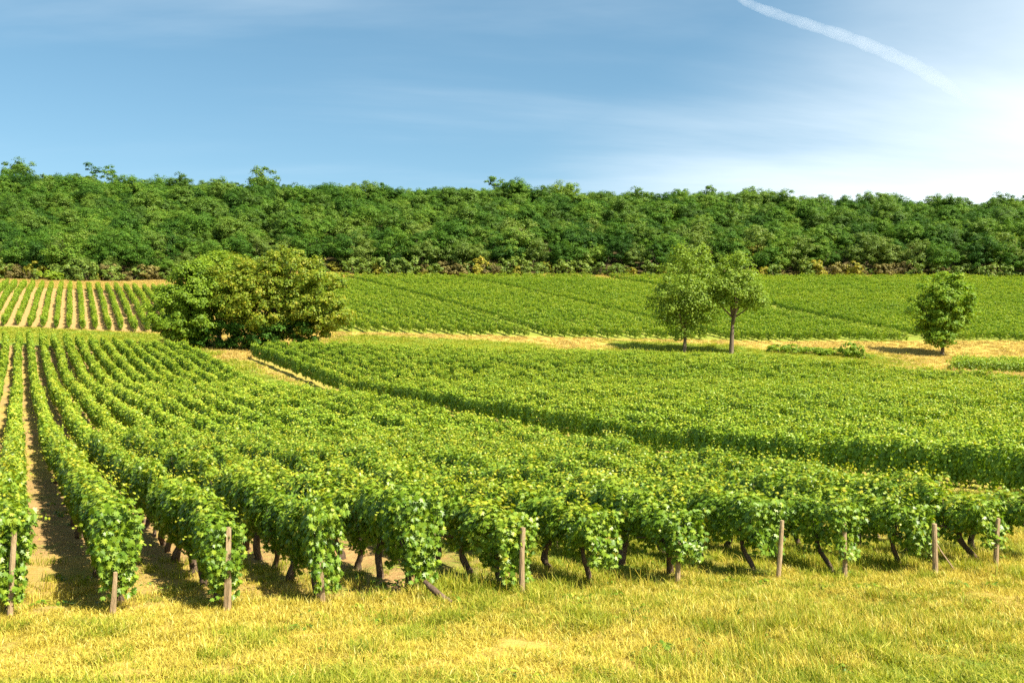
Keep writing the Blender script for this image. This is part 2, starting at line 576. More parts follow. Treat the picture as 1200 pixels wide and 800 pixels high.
dry_c = t.ramp(t.math('ADD', t.math('MULTIPLY', n1, 0.35), t.math('ADD', t.math('MULTIPLY', n2, 0.35), t.math('MULTIPLY', n3, 0.3))),
               [(0.32, (0.24, 0.17, 0.045)), (0.48, (0.40, 0.29, 0.065)), (0.62, (0.50, 0.37, 0.09)), (0.78, (0.56, 0.41, 0.16))])
green_c = t.ramp(t.math('ADD', t.math('MULTIPLY', n2, 0.5), t.math('MULTIPLY', n3, 0.5)), [(0.3, (0.05, 0.095, 0.012)), (0.5, (0.13, 0.20, 0.022)), (0.7, (0.24, 0.28, 0.04))])
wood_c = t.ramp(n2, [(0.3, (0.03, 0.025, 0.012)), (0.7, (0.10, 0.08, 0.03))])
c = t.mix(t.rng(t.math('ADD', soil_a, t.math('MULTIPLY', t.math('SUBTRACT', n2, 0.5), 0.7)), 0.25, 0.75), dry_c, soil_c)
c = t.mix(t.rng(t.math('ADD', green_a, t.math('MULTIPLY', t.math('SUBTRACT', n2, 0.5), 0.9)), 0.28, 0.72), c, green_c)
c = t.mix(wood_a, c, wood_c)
bp = t.bump(t.math('ADD', t.math('MULTIPLY', n2, 0.6), t.math('MULTIPLY', n3, 0.4)), 0.9, 0.09)
M['ground'] = t.done(t.principled(c, 0.95, 0.1, bp))

# ------------------------------------------------------------------ ground sheet
ys = np.concatenate([np.arange(-400, -40, 40), np.arange(-40, 5, 3), np.arange(5, 20, 0.16), np.arange(20, 40, 0.4), np.arange(40, 130, 0.8), np.arange(130, 210, 2), np.arange(210, 400, 6), np.arange(400, 1501, 100)])
xs = np.concatenate([np.arange(-900, -150, 50), np.arange(-150, -60, 3), np.arange(-60, -11, 0.8), np.arange(-11, 11, 0.16), np.arange(11, 60, 0.8), np.arange(60, 150, 3), np.arange(150, 901, 50)])
GX, GY = np.meshgrid(xs, ys)
gz = height(GX, GY)
gz = gz + 0.05 * (noise2(GX, GY, 0.6, 21) - 0.5) * smooth(40, 20, GY) + 0.06 * (noise2(GX, GY, 0.25, 22) - 0.5) * smooth(25, 15, GY)
gv = np.stack([GX, GY, gz], -1).reshape(-1, 3)
nx, ny = len(xs), len(ys)
ii = (np.arange(ny - 1)[:, None] * nx + np.arange(nx - 1)[None]).ravel()
gf = np.stack([ii, ii + 1, ii + 1 + nx, ii + nx], -1)
gm = mesh_tris('ground', gv, gf, M['ground'], smooth_shade=True)
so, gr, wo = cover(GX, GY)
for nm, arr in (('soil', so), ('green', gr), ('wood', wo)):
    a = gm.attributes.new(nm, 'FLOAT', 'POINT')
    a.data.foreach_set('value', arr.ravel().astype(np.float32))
tag(link('ground', gm), 'gently rising farmland of dry grass, pale soil and grassy strips', 'ground', kind='structure')

# ------------------------------------------------------------------ scattering of uncountable stuff
PROTO = {}


def proto_collection(name, meshes):
    c = bpy.data.collections.new(name)
    for i, m in enumerate(meshes):
        o = bpy.data.objects.new('%s %02d' % (name, i), m)
        c.objects.link(o)
    PROTO[name] = c
    return c


def scatter(name, proto, pts, rot, scl, idx, label, cat):
    """One object whose geometry is many small plants set on points."""
    m = bpy.data.meshes.new(name)
    m.vertices.add(len(pts))
    m.vertices.foreach_set('co', np.ascontiguousarray(pts, dtype=np.float32).ravel())
    for nm, typ, arr, key in (('rot', 'FLOAT_VECTOR', rot, 'vector'), ('scl', 'FLOAT_VECTOR', scl, 'vector'), ('pick', 'INT', idx, 'value')):
        a = m.attributes.new(nm, typ, 'POINT')
        a.data.foreach_set(key, np.ascontiguousarray(arr, dtype=np.int32 if typ == 'INT' else np.float32).ravel())
    o = link(name, m)
    ng = bpy.data.node_groups.new(name, 'GeometryNodeTree')
    ng.interface.new_socket('Geometry', in_out='INPUT', socket_type='NodeSocketGeometry')
    ng.interface.new_socket('Geometry', in_out='OUTPUT', socket_type='NodeSocketGeometry')
    gi, go = ng.nodes.new('NodeGroupInput'), ng.nodes.new('NodeGroupOutput')
    ci = ng.nodes.new('GeometryNodeCollectionInfo')
    ci.inputs['Collection'].default_value = PROTO[proto]
    ci.inputs['Separate Children'].default_value = True
    ci.inputs['Reset Children'].default_value = True
    ip = ng.nodes.new('GeometryNodeInstanceOnPoints')
    ip.inputs['Pick Instance'].default_value = True

    def named(n, typ):
        x = ng.nodes.new('GeometryNodeInputNamedAttribute')
        x.data_type = typ
        x.inputs['Name'].default_value = n
        return x.outputs['Attribute']
    e2r = ng.nodes.new('FunctionNodeEulerToRotation')
    ng.links.new(named('rot', 'FLOAT_VECTOR'), e2r.inputs[0])
    ng.links.new(gi.outputs[0], ip.inputs['Points'])
    ng.links.new(ci.outputs[0], ip.inputs['Instance'])
    ng.links.new(named('pick', 'INT'), ip.inputs['Instance Index'])
    ng.links.new(e2r.outputs[0], ip.inputs['Rotation'])
    ng.links.new(named('scl', 'FLOAT_VECTOR'), ip.inputs['Scale'])
    ng.links.new(ip.outputs[0], go.inputs[0])
    md = o.modifiers.new('scatter', 'NODES')
    md.node_group = ng
    return tag(o, label, cat, kind='stuff')


# ------------------------------------------------------------------ grapevines
def vine_canopy(seed, n, size, tpl, zlo=0.36, zhi=1.20, hw=0.25, length=1.0, shoots=6, low_end=False, lumps=1.0):
    rg = np.random.default_rng(seed)
    u = rg.uniform(-0.5 * length - 0.10, 0.5 * length + 0.10, n)
    ph = rg.uniform(0, 2 * math.pi, n)
    r = rg.uniform(0, 1, n) ** 0.38
    p1, p2, p3 = rg.uniform(0, 6.28, 3)
    wmod = 1 + 0.22 * np.sin(u * 5.5 + p1) + 0.14 * np.sin(u * 11 + p2) + 0.10 * np.sin(ph * 3 + p3 + 4 * u)
    zc, hz = 0.5 * (zlo + zhi), 0.5 * (zhi - zlo)
    cy, sz = np.cos(ph), np.sin(ph)
    y = hw * r * np.sign(cy) * np.abs(cy) ** 0.75 * wmod
    top = 1 + lumps * 0.16 * np.sin(u * 6.3 + p2) + lumps * 0.12 * np.sin(u * 13 + p1)
    z = zc + hz * r * np.sign(sz) * np.abs(sz) ** 0.8 * np.where(sz > 0, top, 1.0)
    z -= np.where(sz < 0, 0.10 * np.sin(u * 7 + p3) + rg.uniform(-0.08, 0.08, n), 0)
    y *= 1 - 0.25 * smooth(zc, zlo, z)
    pos = np.stack([u, y, z], -1)
    out = np.stack([rg.normal(0, 0.3, n), cy, sz * 0.9], -1)
    nrm = unit(out) + np.array([0, 0, 0.45]) + rg.normal(0, 0.44, (n, 3))
    tip = np.stack([rg.normal(0, 0.6, n), cy * 0.5 + rg.normal(0, 0.3, n), np.full(n, -1.0)], -1)
    sz_ = size * rg.uniform(0.65, 1.25, n)
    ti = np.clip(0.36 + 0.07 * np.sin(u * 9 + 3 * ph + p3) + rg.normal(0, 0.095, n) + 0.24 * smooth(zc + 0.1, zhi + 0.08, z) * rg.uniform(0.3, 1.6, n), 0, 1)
    ti = np.where(rg.uniform(0, 1, n) < 0.012, rg.uniform(0.75, 1.0, n), ti)
    ps, ns, ts, ss, tis = [pos], [nrm], [tip], [sz_], [ti]
    for _ in range(shoots):                                         # young shoots breaking out of the hedge
        k = rg.integers(5, 10)
        a = rg.uniform(-0.5, 0.5) * length
        side = rg.choice([-1, 1])
        upright = rg.uniform() < 0.6
        base = np.array([a, side * hw * rg.uniform(0.1, 0.9), zhi - (0.05 if upright else rg.uniform(0.1, 0.6))])
        d = np.array([rg.normal(0, 0.3), side * (0.25 if upright else 0.9), 1.0 if upright else 0.15])
        s = np.linspace(0.05, 1, k)[:, None] * rg.choice([0.16, 0.20, 0.24, 0.28, 0.34])
        pp = base + s * d + np.array([0, 0, -0.9]) * s ** 2 * (0.4 if upright else 1.4) + rg.normal(0, 0.02, (k, 3))
        ps.append(pp)
        ns.append(np.array([0, side * 0.4, 0.8]) + rg.normal(0, 0.5, (k, 3)))
        ts.append(np.stack([rg.normal(0, 1, k), rg.normal(0, 1, k), np.full(k, -0.6)], -1))
        ss.append(size * np.linspace(0.95, 0.5, k))
        tis.append(np.clip(np.linspace(0.45, 0.78, k) + rg.normal(0, 0.08, k), 0, 1))
    if low_end:                                                     # a curtain of leaves over the open end of a row
        k = int(n * 0.22)
        u2 = np.full(k, -0.5 * length) - rg.uniform(-0.02, 0.14, k)
        y2 = rg.uniform(-1, 1, k) * hw * 1.0
        z2 = rg.uniform(zlo - 0.14, zhi - 0.05, k)
        ps.append(np.stack([u2 - 0.05 * np.sin(z2 * 9 + p1), y2 * (0.75 + 0.4 * smooth(zlo, zhi, z2)), z2], -1))
        ns.append(np.array([-1.0, 0, 0.45]) + rg.normal(0, 0.45, (k, 3)))
        ts.append(np.stack([rg.normal(-0.2, 0.4, k), rg.normal(0, 0.6, k), np.full(k, -1.0)], -1))
        ss.append(size * rg.uniform(0.65, 1.2, k))
        tis.append(np.clip(0.42 + rg.normal(0, 0.14, k), 0, 1))
    v, f, tt = leaf_cloud(np.concatenate(ps), np.concatenate(ns), np.concatenate(ts), np.concatenate(ss), np.concatenate(tis), tpl)
    g = Geo()
    g.add(v, f, tt)
    return g


def vine_trunk(seed, lean=(0, 0), r0=0.045, top=0.55):
    rg = np.random.default_rng(seed)
    n = 9
    s = np.linspace(0, 1, n)
    path = np.stack([lean[0] * (1 - s) ** 1.2 + 0.05 * np.sin(s * 6 + rg.uniform(0, 6)), lean[1] * (1 - s) ** 1.2 + 0.035 * np.sin(s * 6 + rg.uniform(0, 6)), -0.10 + s * (top + 0.10)], -1)
    rad = r0 * (1.15 - 0.45 * s + 0.25 * np.exp(-((s - 0.95) / 0.12) ** 2) + rg.normal(0, 0.08, n) + 0.35 * np.exp(-(s / 0.15) ** 2))
    g = Geo()
    g.add(*tube(path, rad, 9, 0.10, rg))
    hd = path[-2]
    for sgn in (-1, 1):                                             # the two arms along the wire
        a = np.stack([hd[0] + sgn * np.linspace(0, 0.42, 5), hd[1] + rg.normal(0, 0.012, 5), hd[2] + np.array([0, 0.05, 0.07, 0.06, 0.05])], -1)
        g.add(*tube(a, np.linspace(r0 * 0.6, r0 * 0.22, 5), 6, 0.08, rg))
    for _ in range(4):                                              # canes
        x0 = rg.uniform(-0.38, 0.38)
        a = np.stack([x0 + np.linspace(0, rg.normal(0, 0.1), 5), hd[1] + np.linspace(0, rg.normal(0, 0.08), 5), hd[2] + 0.05 + np.linspace(0, 0.5, 5)], -1)
        g.add(*tube(a, np.linspace(0.008, 0.003, 5), 4))
    return g


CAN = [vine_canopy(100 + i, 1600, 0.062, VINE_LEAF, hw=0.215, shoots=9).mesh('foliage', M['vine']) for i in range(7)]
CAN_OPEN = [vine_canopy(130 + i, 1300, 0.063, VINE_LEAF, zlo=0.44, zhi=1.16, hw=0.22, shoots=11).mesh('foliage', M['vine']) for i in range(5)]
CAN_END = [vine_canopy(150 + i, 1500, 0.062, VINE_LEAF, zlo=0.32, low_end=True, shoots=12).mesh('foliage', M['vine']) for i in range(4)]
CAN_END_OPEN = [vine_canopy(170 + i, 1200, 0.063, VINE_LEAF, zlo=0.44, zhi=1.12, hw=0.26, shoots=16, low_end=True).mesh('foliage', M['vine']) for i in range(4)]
TRK = [vine_trunk(200 + i, (rng.normal(0, 0.06), rng.normal(0, 0.05)), rng.uniform(0.035, 0.055)).mesh('trunk', M['vine_bark'], True) for i in range(6)]
TRK_END = [vine_trunk(230 + i, ((-0.13, -0.03, -0.15, -0.06)[i], (0.02, -0.05, -0.08, -0.11)[i]), 0.040, 0.6).mesh('trunk', M['vine_bark'], True) for i in range(4)]

slots = []
for k in range(-2, ROW_N):
    s, d = row_line(k)
    du = unit(d[None])[0]
    L = (far_depth(k) - s[1]) / du[1]
    sp = 1.0
    n = int(L / sp)
    off = 0.45
    for i in range(n):
        if (k == 13 and i < 4) or (k >= 14 and not (28 + 6 * (k - 14) < s[1] + du[1] * i < 60 - 7 * (k - 14))):
            continue                                                # short rows where the parcel bulges
        p = s + du * (off + i * sp)
        slots.append((float(np.hypot(*p)), k, i, p[0], p[1], math.atan2(du[1], du[0])))


def in_view(x, y, m=0.8):
    return abs(x) < 0.515 * y + m


vis = sorted([q for q in slots if q[1] >= 0 and in_view(q[3], q[4])])
near_set = {(q[1], q[2]) for q in vis[:300]}
ROW_WORDS = ['leftmost row', 'second row from the left', 'third row from the left', 'fourth row from the left', 'fifth row from the left', 'sixth row from the left',
             'seventh row from the left', 'eighth row from the left', 'ninth row from the left', 'tenth row from the left', 'fourth row from the right', 'third row from the right',
             'second row from the right', 'rightmost row', 'rightmost row', 'rightmost row']
ROW_SEEN = sorted({k for k, i in near_set})
END_LABEL = {
    0: 'end vine of the leftmost row, cut by the photo edge, trunk on bare soil',
    1: 'dense end vine of the second row from left, leaning pale trunk and short stake',
    2: 'end vine of the third row from left, its leaves wrapping a tall post',
    3: 'dark thick end vine of the fourth row from left, trunk beside a light stake',
    4: 'end vine of the fifth row from left, leaves hanging over a fallen log',
    5: 'end vine of the middle row, just behind the bare grey post',
    6: 'end vine with no tall post of its own, next right from the bare grey post',
    7: 'end vine with a short brown stake and slanting trunk, eighth row from left',
    8: 'end vine behind a right leaning post, its trunk slanting down to the right',
    9: 'end vine with a bent forked trunk beside a half hidden post, tenth row from left',
    10: 'end vine behind the straight clean post, fourth row from the right edge',
    11: 'end vine with a thick trunk slanting right away from a tilted post, near right edge',
}
rv = random.Random(5)
rest = []
VGROUP = 'grapevines of the near vineyard'
for dist, k, i, x, y, ang in slots:
    z = float(height(x, y))
    if (k, i) not in near_set:
        if in_view(x, y, 6.0) or y < 30:
            rest.append((x, y, z, ang, k))
        continue
    opened = k >= 6 or (k >= 4 and i % 2)
    first = i == 0
    lab = END_LABEL.get(k) if first else None
    if lab is None:
        lab = 'leafy grapevine in the %s, behind its end vine' % ROW_WORDS[k]
        if k >= 12:
            lab = 'leafy grapevine in the last rows, which enter from beyond the right edge'
    o = thing('grapevine', (x, y, z), ang, lab, 'grapevine', VGROUP, (rv.uniform(0.86, 1.0) if opened and not first else 1, rv.uniform(0.85, 1.15), rv.uniform(0.88, 1.14) * (1.0 - 0.08 * min(1, max(0, k - 5) / 4))))
    if first:
        cm = (CAN_END_OPEN if opened else CAN_END)[rv.randrange(4)]
    else:
        cm = (CAN_OPEN if opened else CAN)[rv.randrange(5)]
        o.rotation_euler.z += math.pi * rv.randrange(2)
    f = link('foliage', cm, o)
    f.rotation_euler = (0, rv.uniform(-0.04, 0.04), 0)
    if first:
        tm = TRK_END[(0, 1, 1, 1, 0, 1, 3, 3, 2, 2, 3, 2, 1, 0, 1, 1)[k]]
    else:
        tm = TRK[rv.randrange(6)]
    tk = link('trunk', tm, o)
    tk.rotation_euler = (0, 0, rv.uniform(-0.5, 0.5))
    tk.scale = (rv.uniform(0.8, 1.2), rv.uniform(0.8, 1.2), 1)

# the rest of the parcels: rows past counting
proto_collection('vine b mid', [vine_canopy(300 + i, 820, 0.076, VINE_LEAF_MID, zlo=0.30, hw=0.19, shoots=5, lumps=0.6).mesh('mid vine', M['vine_far']) for i in range(6)])
proto_collection('vine c far', [vine_canopy(330 + i, 320, 0.128, LEAF_FOUR, zlo=0.22, hw=0.22, shoots=3, lumps=0.8).mesh('far vine', M['vine_far']) for i in range(6)])


def plant_rows(name, proto, poly_or_pts, label, origin=None, d=None, spacing=1.15, step=1.0, wide=1.0, hscale=1.0, n_rows=(0, 1), ext=(-90, 150), gaps=0.015, seed=1, skip=()):
    rg = np.random.default_rng(seed)
    if origin is not None:
        d = unit(np.array([d], float))[0]
        nrm = np.array([d[1], -d[0]])
        pts = []
        for j in range(*n_rows):
            if j in skip:
                continue
            s = np.arange(ext[0], ext[1], step) + rg.uniform(-0.1, 0.1)
            p = np.asarray(origin) + nrm * spacing * j + s[:, None] * d
            pts.append(p)
        p = np.concatenate(pts)
        p = p[inside(poly_or_pts, p[:, 0], p[:, 1])]
        p = p[np.abs(p[:, 0]) < 0.515 * p[:, 1] + 7]
        ang = np.full(len(p), math.atan2(d[1], d[0]))
    else:
        p = np.array([(q[0], q[1]) for q in poly_or_pts])
        ang = np.array([q[3] for q in poly_or_pts])
    keep = rg.uniform(0, 1, len(p)) > gaps
    p, ang = p[keep], ang[keep]
    z = height(p[:, 0], p[:, 1])
    n = len(p)
    rot = np.stack([rg.normal(0, 0.03, n), rg.normal(0, 0.04, n), ang + math.pi * rg.integers(0, 2, n) + rg.normal(0, 0.05, n)], -1)
    scl = np.stack([np.full(n, step * 1.04), wide * rg.uniform(0.85, 1.15, n), hscale * rg.uniform(0.9, 1.1, n)], -1)
    pp = np.stack([p[:, 0] + rg.normal(0, 0.05, n), p[:, 1] + rg.normal(0, 0.05, n), z - 0.02], -1)
    return scatter(name, proto, pp, rot, scl, rg.integers(0, 6, n), label, 'vineyard')


plant_rows('vineyard_vegetation', 'vine b mid', rest, 'green vine rows of the near parcel running back to the grass strip below the left field', seed=2)
plant_rows('vineyard_vegetation', 'vine b mid', MID_POLY, 'broad middle vineyard whose dark first row faces the near parcel', WALL_P, WALL_D, 1.18, 1.0, wide=0.86, hscale=1.1, n_rows=(0, 62), ext=(-60, 100), seed=3)
plant_rows('vineyard_vegetation', 'vine c far', UP_POLY, 'upper vineyard sloping up to the foot of the wood', (0, 115), (-0.50, 1.0), 1.55, 1.1, wide=0.85, gaps=0.04, skip=(2, 15, 31, 32), n_rows=(-20, 100), ext=(-60, 130), seed=4)
plant_rows('vineyard_vegetation', 'vine c far', LEFT_POLY, 'upper left vineyard of widely spaced rows on pale soil', (-55, 105), (-0.445, 1.0), 1.26, 1.1, wide=1.0, hscale=1.0, n_rows=(-32, 44), ext=(-60, 90), seed=5)
plant_rows('vineyard_vegetation', 'vine c far', RIGHT_POLY, 'small vineyard corner beside the lone walnut tree at the right edge', (43, 98.3), (1.0, -0.25), 1.3, 1.1, n_rows=(-8, 2), ext=(-5, 60), seed=6)


# ------------------------------------------------------------------ posts
def post_mesh(seed, h, w, tilt=(0, 0), round_=True):
    rg = np.random.default_rng(seed)
    n = 8
    s = np.linspace(0, 1, n)
    path = np.stack([tilt[0] * s * h + 0.006 * np.sin(s * 4 + seed), tilt[1] * s * h, -0.15 + s * (h + 0.15)], -1)
    g = Geo()
    g.add(*tube(path, np.linspace(w * 0.46, w * 0.40, n) * (1 + rg.normal(0, 0.025, n)), 10 if round_ else 4, 0.03, rg))
    return g.mesh('post', M['post'], False)


def at_row_end(k, along=-0.12, side=0.0):
    s, d = row_line(k)
    du = unit(d[None])[0]
    p = s + du * along + np.array([du[1], -du[0]]) * side
    return p[0], p[1], float(height(p[0], p[1]))


POSTS = [
    (0, -0.13, 0.05, 0.98, 0.075, (0.02, 0.0), True, 'grey wooden post half sunk in the leaves of the leftmost end vine'),
    (1, -0.20, -0.06, 0.50, 0.080, (0.03, 0.0), False, 'short light stake next to the leaning trunk that ends the second row'),
    (2, -0.14, 0.03, 1.02, 0.105, (0.0, 0.0), False, 'tall square weathered post rising from the third end vine from left'),
    (3, -0.15, -0.05, 0.55, 0.080, (-0.05, 0.0), False, 'light split stake at the foot of the fourth end vine from left'),
    (5, -0.22, 0.02, 0.86, 0.085, (0.03, 0.0), True, 'bare straight grey post standing clear of leaves in the middle of the front'),
    (7, 0.02, -0.10, 0.62, 0.090, (0.04, 0.0), True, 'short brown post showing below low leaves, left of the right leaning post'),
    (8, -0.25, 0.00, 0.80, 0.075, (0.11, 0.02), True, 'brown post leaning slightly right in front of slanting trunks'),
    (9, -0.10, -0.06, 0.88, 0.080, (0.0, 0.0), True, 'brown post with a tuft of leaves round its middle, between leaning and clean posts'),
    (10, -0.30, 0.02, 0.74, 0.090, (0.01, 0.0), True, 'clean upright round post with a thin stay slanting away behind it'),
    (11, -0.13, -0.02, 0.72, 0.085, (0.10, 0.0), True, 'brown post tilted right beside a thick slanting trunk near the right edge'),
]
for k, al, sd, h, w, tl, rd, lab in POSTS:
    x, y, z = at_row_end(k, al, sd)
    o = link('vine_post', post_mesh(60 + k, h, w, tl, rd))
    o.location = (x, y, z)
    o.rotation_euler = (0, 0, 0.3)
    tag(o, lab, 'post', 'wooden posts at the row ends')
x, y, z = at_row_end(4, 0.6, 0.45)
o = link('vine_post', post_mesh(81, 0.85, 0.05, (-0.02, 0)))
o.location = (x, y, z)
tag(o, 'thin stake deeper between the rows right of the fifth end vine', 'post', 'wooden posts at the row ends')
x, y, z = at_row_end(10, -0.35, 0.30)
g = Geo()
g.add(*tube([(0.10, -0.05, -0.05), (-0.10, 0.1, 0.3), (-0.26, 0.25, 0.68)], [0.011, 0.011, 0.011], 6))
o = link('stay_rod', g.mesh('stay', M['post']))
o.location = (x, y, z)
tag(o, 'thin slanting stay beside the clean upright post', 'stay')
x, y, z = at_row_end(4, -0.55, 0.0)
g = Geo()
rg = np.random.default_rng(4)
g.add(*tube([(-0.16, 0.10, 0.24), (-0.06, 0.05, 0.16), (0.06, -0.02, 0.08), (0.18, -0.08, 0.02)], [0.03, 0.038, 0.04, 0.03], 9, 0.12, rg))
o = link('fallen_log', g.mesh('fallen_log', M['vine_bark'], True))
o.location = (x, y, z)
tag(o, 'short dead vine stump lying in the grass below the fifth end vine', 'log')


# ------------------------------------------------------------------ trees
def limb(rg, g, p, d, length, r, depth, tips, spread=0.7, sides=7, wob=0.11):
    n = 6
    path = [p]
    dd = d.copy()
    for i in range(n - 1):
        dd = dd + rg.normal(0, wob, 3) + np.array([0, 0, 0.05])
        dd /= np.linalg.norm(dd)
        path.append(path[-1] + dd * length / (n - 1))
    path = np.array(path)
    g.add(*tube(path, np.linspace(r, r * 0.55, n), sides, 0.04, rg, cap=depth == 0))
    tips.append(path[-1])
    if depth == 0:
        return
    for i in range(3 if depth > 1 else 2):
        a = rg.uniform(0, 6.28)
        side = np.array([math.cos(a), math.sin(a), rg.uniform(-0.05, 0.5)])
        limb(rg, g, path[-1 - (i > 0) - (i > 1)], unit((dd + side * spread)[None])[0], length * rg.uniform(0.6, 0.85), r * 0.55, depth - 1, tips, spread, max(4, sides - 1))


def crown_leaves(rg, centres, radii, n_each, size, tpl, flat=0.75, base_tint=0.45, tint_var=0.15, droop=0.5):
    """Leaf clumps: each a loose shell of leaves round a centre."""
    ps, ns, ts, ss, tis = [], [], [], [], []
    mid = np.mean(centres, axis=0)
    for c, r in zip(centres, radii):
        k = max(4, int(n_each * rg.uniform(0.7, 1.3)))
        dv = unit(rg.normal(0, 1, (k, 3)))
        dv[:, 2] = np.where(dv[:, 2] < -0.35, -dv[:, 2], dv[:, 2])
        rr = r * rg.uniform(0.15, 1, k) ** 0.45 * rg.uniform(0.85, 1.2, k)
        ps.append(c + dv * rr[:, None] * np.array([1, 1, flat]))
        ov = unit((c - mid)[None])[0]
        ns.append(dv + 0.35 * ov + np.array([0, 0, 0.30]) + rg.normal(0, 0.30, (k, 3)))
        ts.append(np.stack([rg.normal(0, 0.8, k), rg.normal(0, 0.8, k), np.full(k, -droop)], -1) + dv * 0.5)
        ss.append(size * rg.uniform(0.6, 1.3, k))
        tis.append(np.clip(base_tint + rg.normal(0, 0.08) + rg.normal(0, tint_var, k), 0, 1))
    return leaf_cloud(np.concatenate(ps), np.concatenate(ns), np.concatenate(ts), np.concatenate(ss), np.concatenate(tis), tpl)


def lobe_centres(rg, lobes, n, shell=0.75):
    """Clump centres through a set of ellipsoid lobes (x, y, z, rx, ry, rz), most near the skin."""
    vol = np.array([l[3] * l[4] * l[5] for l in lobes]) ** 0.67
    pick = rg.choice(len(lobes), n, p=vol / vol.sum())
    dv = unit(rg.normal(0, 1, (n, 3)))
    r = shell + (1 - shell) * rg.uniform(0, 1, n)
    r = np.where(rg.uniform(0, 1, n) < 0.22, rg.uniform(0.2, 0.8, n), r)
    L = np.array(lobes)[pick]
    return L[:, :3] + dv * r[:, None] * L[:, 3:]


def wood_tree(seed, h, rx, n_clump=76, leaves=92, size=0.205, clump=(0.5, 1.1), low=0.30, sparse=False):
    rg = np.random.default_rng(seed)
    zt, zb = h, h * low
    zc, rz = 0.5 * (zt + zb), 0.5 * (zt - zb)
    lobes = [(0, 0, zc, rx * 0.85, rx * 0.85, rz)]
    for i in range(5):
        a = i * 1.256 + rg.uniform(0, 1)
        q = rg.uniform(0.4, 0.65)
        lobes.append((math.cos(a) * rx * q, math.sin(a) * rx * q, zc + rg.uniform(-0.5, 0.45) * rz, rx * rg.uniform(0.40, 0.6), rx * rg.uniform(0.40, 0.6), rz * rg.uniform(0.35, 0.55)))
    c = lobe_centres(rg, lobes, n_clump, 0.62)
    v, f, tt = crown_leaves(rg, c, rg.uniform(*clump, n_clump), leaves, size, LEAF_FOUR)
    cr = Geo()
    cr.add(v, f, tt)
    tr = Geo()
    tips = []
    limb(rg, tr, np.array([0, 0, -0.4]), np.array([rg.normal(0, 0.06), rg.normal(0, 0.06), 1.0]), h * 0.38, 0.014 * h, 2, tips, 0.65, 6)
    return cr, tr


def fit_tree(cr, tr, mat, bark='dark_bark'):
    return cr.mesh('crown', M[mat]), tr.mesh('trunk', M[bark], True)


WOOD = [fit_tree(*wood_tree(400 + i, rng.uniform(7.5, 9.5), rng.uniform(2.5, 3.4), low=0.40), ('wood_leaf', 'wood_leaf', 'ash_leaf')[i % 3]) for i in range(9)]
LOWW = [fit_tree(*wood_tree(420 + i, rng.uniform(6.5, 9.0), rng.uniform(2.8, 3.6), n_clump=84, low=0.06), 'wood_leaf') for i in range(4)]
PALE = [fit_tree(*wood_tree(430 + i, rng.uniform(6.0, 8.0), rng.uniform(2.6, 3.3), low=0.05), 'pale_leaf') for i in range(3)]
YELL = [fit_tree(*wood_tree(440 + i, 7.5, 2.0, n_clump=30, low=0.15), 'yellow_leaf') for i in range(2)]
SPARSE = [fit_tree(*wood_tree(450 + i, 11.5, 2.3, n_clump=34, leaves=46, size=0.26, clump=(0.45, 0.8), low=0.40), 'wood_leaf') for i in range(3)]

rf = np.random.default_rng(31)
spots = []
yy = 0.0
row = 0
while yy < 150:
    stepx = 4.0 + 0.4 * smooth(0, 60, yy)
    for x in np.arange(-190, 190, stepx):
        xx = x + rf.uniform(-1.5, 1.5) + (row % 2) * stepx * 0.5
        dep = float(forest_edge(xx)) + 2.5 + yy + rf.uniform(-1.6, 1.6)
        if abs(xx) < 0.515 * dep + 14:
            spots.append((yy, xx, dep))
    yy += 4.0
    row += 1
spots = [s for s in spots if s[2] < 338]
spots.sort(key=lambda s: s[0] + rf.uniform(0, 1))
in_frame = [s for s in spots if abs(s[1]) < 0.515 * s[2] + 1]
SINGLE = set(in_frame[:272])
WGROUP = 'trees of the hillside wood'
WLAB = 'dark green broadleaf tree packed among others in the wood on the hill'
FLAB = 'green tree leafed down to the ground at the front edge of the wood'
PLAB = 'lower pale green tree along the front edge of the hillside wood'
stuff_pts = []


def plant_tree(pair, x, y, sc, label, group=None, name='broadleaf_tree', rz=None, sz=1.0, z=None):
    o = thing(name, (x, y, float(height(x, y)) if z is None else z), rv.uniform(0, 6.28) if rz is None else rz, label, 'tree', group, (sc, sc, sc * sz))
    link('crown', pair[0], o)
    link('trunk', pair[1], o)
    return o


for s in spots:
    q, x, y = s
    sc = rf.choice([0.70, 0.85, 0.92, 0.97, 1.02, 1.08, 1.18 if y < 265 else 1.0])
    if s in SINGLE:
        if q < 3 and rf.uniform() < 0.33:
            plant_tree(PALE[rf.integers(0, 3)], x, y, sc, PLAB, 'pale trees at the edge of the wood')
        elif rf.uniform() < 0.07:
            plant_tree(PALE[rf.integers(0, 3)], x, y, sc * 1.15, 'pale green tree standing inside the hillside wood among darker crowns', 'pale trees inside the wood')
        elif q < 5:
            plant_tree(LOWW[rf.integers(0, 4)], x, y, sc, FLAB, 'low trees at the edge of the wood')
        else:
            plant_tree(WOOD[rf.integers(0, 9)], x, y, sc * (0.85 + 0.15 * min(1, q / 9)), WLAB, WGROUP)
    else:
        stuff_pts.append((x, y, sc))
proto_collection('wood tree', [p[0] for p in WOOD])
sp = np.array(stuff_pts)
n = len(sp)
scatter('distant_woods', 'wood tree', np.stack([sp[:, 0], sp[:, 1], height(sp[:, 0], sp[:, 1])], -1), np.stack([np.zeros(n), np.zeros(n), rf.uniform(0, 6.28, n)], -1),
        np.stack([sp[:, 2], sp[:, 2], sp[:, 2] * rf.uniform(0.9, 1.15, n)], -1), rf.integers(0, 9, n), 'dense green oak wood covering the upper hillside to the skyline', 'wood')


def from_view(px, depth):
    return (px - 600) / 1167.0 * depth


